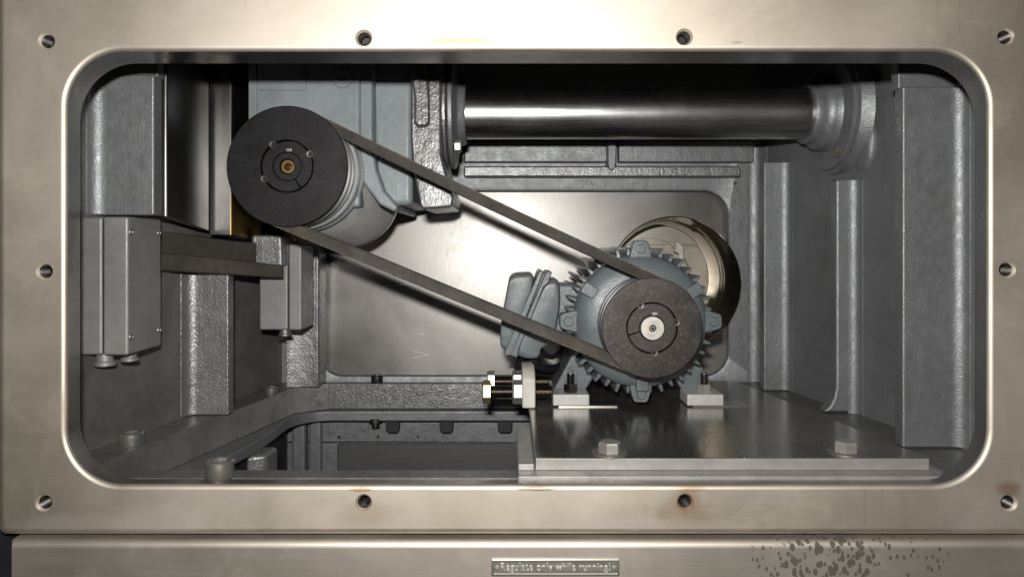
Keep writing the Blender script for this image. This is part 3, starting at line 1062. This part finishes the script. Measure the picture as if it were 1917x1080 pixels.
def belt(h, label):
    """V-belt loop round both pulleys; h = depth of its centre behind the pulley face"""
    R1, R2 = LR_ - 1.5, MR_ - 1.5
    dx, dz = AX - LX, AZ - LZ
    L = math.hypot(dx, dz)
    base = math.atan2(dz, dx)
    off = math.acos((R1 - R2) / L)
    path = []
    n1 = 40
    # around large pulley, from lower tangent the long way round to the upper tangent
    a0, a1 = base + off, base - off + 2 * math.pi
    for k in range(n1 + 1):
        a = a0 + (a1 - a0) * k / n1
        path.append((LX, LZ, a, R1))
    for k in range(1, 12):
        path.append(('s', a1, k / 12.0, 0))
    b0, b1 = base - off, base + off
    for k in range(n1 + 1):
        a = b0 + (b1 - b0) * k / n1
        path.append((AX, AZ, a, R2))
    for k in range(1, 12):
        path.append(('s2', b1, k / 12.0, 0))
    th = 24.0
    sec = [(-1.4, -9.8), (1.6, -7.2), (1.6, 7.2), (-1.4, 9.8), (-th, 5.0), (-th, -5.0)]
    rings = []
    for p in path:
        if p[0] in ('s', 's2'):
            a, k = p[1], p[2]
            sag = -math.sin(math.pi * k) * (4.5 if p[0] == 's2' else 2.5)
            A = (LX + R1 * math.cos(a), LZ + R1 * math.sin(a))
            B = (AX + R2 * math.cos(a), AZ + R2 * math.sin(a))
            if p[0] == 's2':
                A, B = B, A
            x, z = A[0] + (B[0] - A[0]) * k, A[1] + (B[1] - A[1]) * k
            if p[0] == 's2':
                z += sag
            else:
                z += sag * .4
            n_ = (math.cos(a), math.sin(a))
        else:
            cx_, cz_, a, r_ = p
            n_ = (math.cos(a), math.sin(a))
            x, z = cx_ + r_ * n_[0], cz_ + r_ * n_[1]
        rings.append([(x + q_[0] * n_[0], D0 + h + q_[1] * 1.04, z + q_[0] * n_[1]) for q_ in sec])
    m_ = MB()
    m_.loft(rings, True, loop=True)
    m_.mi = [1 if k % 6 in (0, 2) else 0 for k in range(len(m_.f))]
    o = m_.build('drive_belt', ['belt', 'belt_edge'], smooth=30)
    return tag(o, label, 'belt', 'V-belts on the two pulleys')
belt(18, 'front dark rubber V-belt running between the two pulleys')
belt(58, 'rear V-belt, mostly hidden behind the front belt')

# ================================================================== GEARBOX
gb = thing('gearbox', (-450, dp(1.55), 0), 'pale grey gearbox behind the large black pulley', 'gearbox')
GU = 1.40
m_ = MB()
m_.box(-682, -389, dp(GU), dp(1.72), 96, 560)
hs = m_.build('housing', 'gear', gb, bevel=10, seg=3)
m_ = MB()
m_.box(-702, -676, dp(1.445), dp(1.70), 120, 560)
m_.build('side_flange', 'gear', gb, bevel=8, seg=3)
m_ = MB()
m_.box((484 - 952) * GU, (573 - 952) * GU, dp(GU) - 5, dp(GU) + 3, (457 - 170) * GU, (457 - 110) * GU)
m_.build('raised_pad', 'gear', hs, bevel=3)
m_ = MB()
m_.box((466 - 952) * GU, (481 - 952) * GU, dp(GU) - 4, dp(GU) + 3, 150, 560)
m_.build('edge_strip', 'gear', hs, bevel=2)
m_ = MB()
m_.lathe([(0.001, -2), (9, -2), (9, -6), (25, -6), (27, -4), (27, 3)], ((641 - 952) * GU, dp(GU), (457 - 147) * GU), 'd', 32)
m_.build('filler_plug', 'gear', hs)
# rounded shoulder and drum to the right
m_ = MB()
prof = []
xa, xb = (676 - 952) * 1.42, (700 - 952) * 1.42
pts = xz([(672, 40), (699, 40), (700, 270), (706, 318), (720, 358), (747, 388), (741, 398), (712, 384), (688, 352), (672, 330)], 1.42)
m_.prism(pts, dp(1.408), dp(1.70))
m_.build('shoulder', 'gear', gb, bevel=9, seg=4)
m_ = MB()
pts = xz([(690, 40), (772, 40), (772, 384), (718, 385), (700, 330)], 1.445)
m_.prism(pts, dp(1.445), dp(1.70))
m_.build('drum_case', 'gear', gb, bevel=16, seg=4)
# input neck behind the pulley
c = (LX, 0, LZ)
m_ = MB()
m_.lathe([(100, dp(1.36)), (120, dp(1.362)), (143, dp(1.366)), (149, dp(1.372)), (151, dp(1.382)), (147, dp(1.392)), (152, dp(1.398)), (155, dp(1.41)), (150, dp(1.425)), (140, dp(1.43))], c, 'd', 80)
m_.build('neck_ring', 'gear_ring', gb, smooth=60)
m_ = MB()
rings = []
for uu, r_, k in ((1.42, 140, 0), (1.425, 150, .02), (1.46, 152, .35), (1.50, 150, .66), (1.535, 146, .93), (1.55, 147, 1.0), (1.565, 142, 1.05), (1.575, 125, 1.08), (1.58, 60, 1.08)):
    cx_, cz_ = LX + (-466 - LX) * k, LZ + (138 - LZ) * k
    rings.append([(cx_ + r_ * math.cos(R(a_)), dp(uu), cz_ + r_ * math.sin(R(a_))) for a_ in range(0, 360, 5)])
m_.loft(rings, True, False, True)
m_.build('input_barrel', 'barrel', gb, smooth=50)
# rough cast yoke
m_ = MB()
pts = xz([(768, 30), (825, 30), (826, 290), (836, 330), (849, 372), (845, 388), (792, 392), (786, 386), (772, 310), (768, 260)], 1.405)
m_.prism(pts, dp(1.405), dp(1.62))
yk = m_.build('yoke', 'yoke', gb, bevel=7, seg=3)
m_ = MB()
m_.prism(xz([(757, 60), (790, 60), (803, 170), (804, 228), (798, 237), (779, 237), (774, 228), (775, 185)], 1.385), dp(1.385), dp(1.41))
m_.build('arm', 'yoke', yk, bevel=8, seg=3)

# ================================================================== HORIZONTAL TUBE
TU = 1.55
tz, td = 378.0, dp(TU)
tb = thing('shaft_tube', (360, td, tz - 75), 'polished horizontal steel tube with cast flanges below the upper edge', 'tube')
m_ = MB()
m_.lathe([(73.5, -140), (73.5, 872)], (0, td, tz), 'x', 96)
m_.build('tube', 'tube', tb)
m_ = MB()
m_.lathe([(60, -188), (156, -188), (160, -184), (160, -172), (157, -170), (60, -170)], (0, td, tz), 'x', 72)
m_.build('gear_flange', 'cast_rough', tb)
m_ = MB()
m_.lathe([(60, -166), (157, -166), (160, -163), (160, -154), (150, -150), (112, -148), (98, -142), (92, -132), (90, -124), (88, -122), (74, -122)], (0, td, tz), 'x', 72)
hub = m_.build('left_hub', 'cast', tb)
for hx, sgn in ((-190, -1), (-148, 1)):
    MB().hexa((hx, td - 92, tz - 108), 'x', 30, sgn * 17, rot=36).build('flange_bolt', 'steel_bolt', hub, smooth=20)
m_ = MB()
m_.lathe([(74, 858), (86, 858), (88, 861), (88, 876), (96, 882), (104, 890), (107, 902), (108, 915), (112, 921), (160, 924), (165, 928), (165, 948), (60, 948)], (0, td, tz), 'x', 80)
rh = m_.build('right_hub', 'cast', tb)
MB().hexa((924, td - 80, tz - 122), 'x', 26, -14, rot=10).build('flange_bolt', 'screw', rh, smooth=20)

# ================================================================== SHEET GUARDS, upper left
def guard(name, x0, x1, u0, u1, zf, zr, label, side_mat):
    o = thing(name, ((x0 + x1) / 2, dp((u0 + u1) / 2), zr), label, 'guard', 'folded sheet guards')
    a, b = dp(u0), dp(u1)
    m_ = MB()
    m_.loft([[(x0, a, zf), (x1 - 5, a, zf), (x1 - 5, a, CE - 4), (x0, a, CE - 4)],
             [(x0, a + 4, zf), (x1 - 5, a + 4, zf), (x1 - 5, a + 4, CE - 4), (x0, a + 4, CE - 4)]], True, True, True)
    m_.build('front_face', 'guard', o, bevel=1.2)
    m_ = MB()
    q = []
    for xx, aa in ((x1 - 5, a), (x1 - 1.5, a + 1.5), (x1, a + 5)):
        q.append((xx, aa))
    m_.loft([[(x1 - 5, a, zf), (x1 - 1.5, a + 1.5, zf), (x1, a + 5, zf), (x1, b, zr), (x1 - 4, b, zr), (x1 - 4, a + 8, zf)],
             [(x1 - 5, a, CE - 4), (x1 - 1.5, a + 1.5, CE - 4), (x1, a + 5, CE - 4), (x1, b, CE - 4), (x1 - 4, b, CE - 4), (x1 - 4, a + 8, CE - 4)]], True, True, True)
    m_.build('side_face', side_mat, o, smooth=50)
    m_ = MB()
    m_.loft([[(x0, a + 5, zf + 2), (x1 - 5, a + 5, zf + 2), (x1 - 5, b - 2, zr + 2), (x0, b - 2, zr + 2)],
             [(x0, a + 5, zf + 6), (x1 - 5, a + 5, zf + 6), (x1 - 5, b - 2, zr + 6), (x0, b - 2, zr + 6)]], True, True, True)
    m_.build('bottom_face', 'shim', o)
    return o
guard('sheet_guard', -829, -806, 1.262, 1.435, 66, 37, 'tall dark folded steel guard beside the left rib', 'guard')
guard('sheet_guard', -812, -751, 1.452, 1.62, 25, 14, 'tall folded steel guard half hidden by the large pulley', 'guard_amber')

# ---- cast bracket beam under the guards
bk = thing('support_beam', at(420, 520, 1.5), 'sloping dark cast beam below the sheet guards', 'beam')
def quad(px, y0, y1, ua, ub):
    return [at(px, y0, ua), at(px, y1, ua), at(px, y1 - 1, ub), at(px, y0 - 1, ub)]
m_ = MB()
m_.loft([quad(290, 471, 506, 1.345, 1.43), quad(440, 487, 515, 1.46, 1.54), quad(530, 497, 521, 1.525, 1.60)], True, True, True)
m_.build('lower_bar', 'oily', bk, bevel=5, seg=3)
m_ = MB()
m_.loft([quad(290, 431, 474, 1.362, 1.43), quad(440, 452, 489, 1.50, 1.55), quad(480, 455, 494, 1.535, 1.59)], True, True, True)
m_.build('web_plate', 'oily', bk, bevel=3)
m_ = MB()
m_.prism(xz([(470, 440), (527, 440), (529, 500), (470, 497)], 1.545), dp(1.545), dp(1.62))
m_.build('end_block', 'cast_rough', bk, bevel=8, seg=3)

# ================================================================== JUNCTION BOXES
def junction_box(x0, xs, x1, u0, u1, z0, z1, label, screws, glands, near):
    o = thing('junction_box', ((x0 + x1) / 2, dp((u0 + u1) / 2), z0), label, 'junction box', 'grey metal junction boxes')
    a, b = dp(u0), dp(u1)
    MB().box(x0, xs - .8, a, b, z0 + 1, z1 - 1).build('body', 'box', o, bevel=6, seg=3)
    ld = MB().box(xs + .8, x1, a, b, z0, z1).build('lid', 'box', o, bevel=6, seg=3)
    MB().box(x0 + 8, x1 - 12, a + 4, b - 4, z0 + 6, z1 - 6).build('gasket', 'cable', o)
    if screws:
        for d_ in (a + 13, b - 13):
            for z in (z0 + 40, z1 - 34):
                MB().lathe([(0.001, 1.5), (4, 1.5), (4.5, 2.5), (7, 2.2), (8, 0), (8, -2)], (x1, d_, z), 'x', 16).build('lid_screw', 'screw', ld)
    for gx, gd, gr, gh, hx_ in glands:
        m_ = MB()
        m_.lathe([(gr * .8, 2), (gr * .8, -gh * .6), (gr * .9, -gh * .65), (gr, -gh * .7), (gr, -gh), (0.001, -gh)], (gx, gd, z0), 'z', 24)
        m_.build('cable_gland', 'box' if near else 'screw', o)
    return o
junction_box(-975, -905, -848, 1.19, 1.305, -248, 61, 'large grey junction box close to the left edge of the opening',
             True, [(-918, dp(1.215), 22, 27, 0), (-880, dp(1.24), 19, 22, 0)], True)
junction_box(-738, -652, -612, 1.58, 1.675, -255, 0, 'smaller grey junction box further back beside the rear panel',
             False, [(-669, dp(1.6), 20, 18, 0)], False)

# ================================================================== SOCKET SCREWS on the ledge
def socket_screw(x, u, r_, h, label, mat):
    c = (x, dp(u), FL)
    o = thing('socket_screw', c, label, 'screw', 'socket screws on the floor ledge')
    m_ = MB()
    m_.lathe([(r_ * .97, 0.3), (r_, 1.5), (r_, h - 3), (r_ - 3, h), (r_ * .62, h), (r_ * .58, h - 1)], c, 'z', 40)
    m_.build('head', mat, o)
    rings = []
    for rr_, hh in ((r_ * .6, h - .6), (r_ * .55, h - 4), (r_ * .55, h - 16), (0.01, h - 17)):
        rings.append([(c[0] + rr_ * math.cos(R(60 * k)), c[1] + rr_ * math.sin(R(60 * k)), c[2] + hh) for k in range(6)])
    m_ = MB()
    m_.loft(rings)
    m_.build('hex_socket', mat, o, smooth=20)
    return o
socket_screw(-583, 1.078, 28, 35, 'pale socket screw nearest the camera, on the front ledge', 'screw')
socket_screw(-884, 1.253, 27, 30, 'socket screw on the left ledge below the large junction box', 'screw')
socket_screw(-745, 1.679, 20, 22, 'small socket screw at the far left corner of the ledge', 'screw')
socket_screw(-447, 1.815, 20, 26, 'small dark socket screw on the rear ledge against the panel', 'screw_dark')

# ================================================================== TENSION BOLTS
def tension_bolt(u, label, head_mat):
    z, d_ = -395.0, dp(u)
    o = thing('tension_bolt', (20, d_, z - 30), label, 'bolt', 'belt tension bolts')
    x0 = -70 if u < 1.5 else -62
    MB().hexa((x0 + 22, d_, z), 'x', 54, -22, rot=16).build('head', head_mat, o, smooth=20)
    MB().lathe(thread_prof(17.5, x0 + 22, 117, 5.0, 2.4), (0, d_, z), 'x', 28).build('threaded_shank', 'thread', o, smooth=50)
    MB().hexa((35.5, d_, z), 'x', 56, -25, rot=16).build('lock_nut', 'steel_bolt', o, smooth=20)
    return o
tension_bolt(1.43, 'nearer of the two threaded tension bolts left of the motor', 'brass_bolt' if 'brass_bolt' in M else 'steel_bolt')
tension_bolt(1.537, 'farther of the two threaded tension bolts left of the motor', 'steel_bolt')

# ================================================================== CABLES under the terminal box
def spline(pts, n=10):
    out = []
    P_ = [Vector(p) for p in pts]
    P_ = [P_[0]] + P_ + [P_[-1]]
    for i in range(1, len(P_) - 2):
        for k in range(n):
            t_ = k / n
            a, b, c_, d_ = P_[i - 1], P_[i], P_[i + 1], P_[i + 2]
            out.append(.5 * ((2 * b) + (c_ - a) * t_ + (2 * a - 5 * b + 4 * c_ - d_) * t_ ** 2 + (3 * b - a - 3 * c_ + d_) * t_ ** 3))
    out.append(P_[-2])
    return out
cables = [([(986, 668, 1.50), (984, 690, 1.52), (1000, 702, 1.55), (1030, 700, 1.58), (1055, 690, 1.62), (1075, 690, 1.66)], 14, 'thick black cable leaving the bottom of the motor terminal box'),
          ([(1000, 668, 1.48), (1006, 684, 1.49), (1024, 690, 1.51), (1044, 688, 1.56), (1065, 680, 1.62)], 11, 'thinner black cable with a yellow stripe under the terminal box'),
          ([(975, 664, 1.52), (970, 690, 1.56), (972, 712, 1.62), (985, 730, 1.70)], 11, 'black cable dropping behind the tension bolts'),
          ([(1012, 655, 1.50), (1030, 668, 1.52), (1044, 662, 1.55), (1052, 650, 1.6)], 7, 'thin black cable looping up beside the motor flank')]
for k, (pts, r_, lab) in enumerate(cables):
    m_ = MB()
    ps = spline([at(*p) for p in pts])
    m_.tube(ps, r_, 14)
    o = tag(m_.build('power_cable', 'cable'), lab, 'cable', 'motor cables')
    if k == 1:
        m_ = MB()
        m_.tube([p + Vector((0, -r_ * .72, r_ * .72)) for p in ps[12:26]], 1.8, 6)
        m_.build('yellow_stripe', 'yellow', o)

for o in bpy.data.objects:
    if '_o' in o:
        del o['_o']
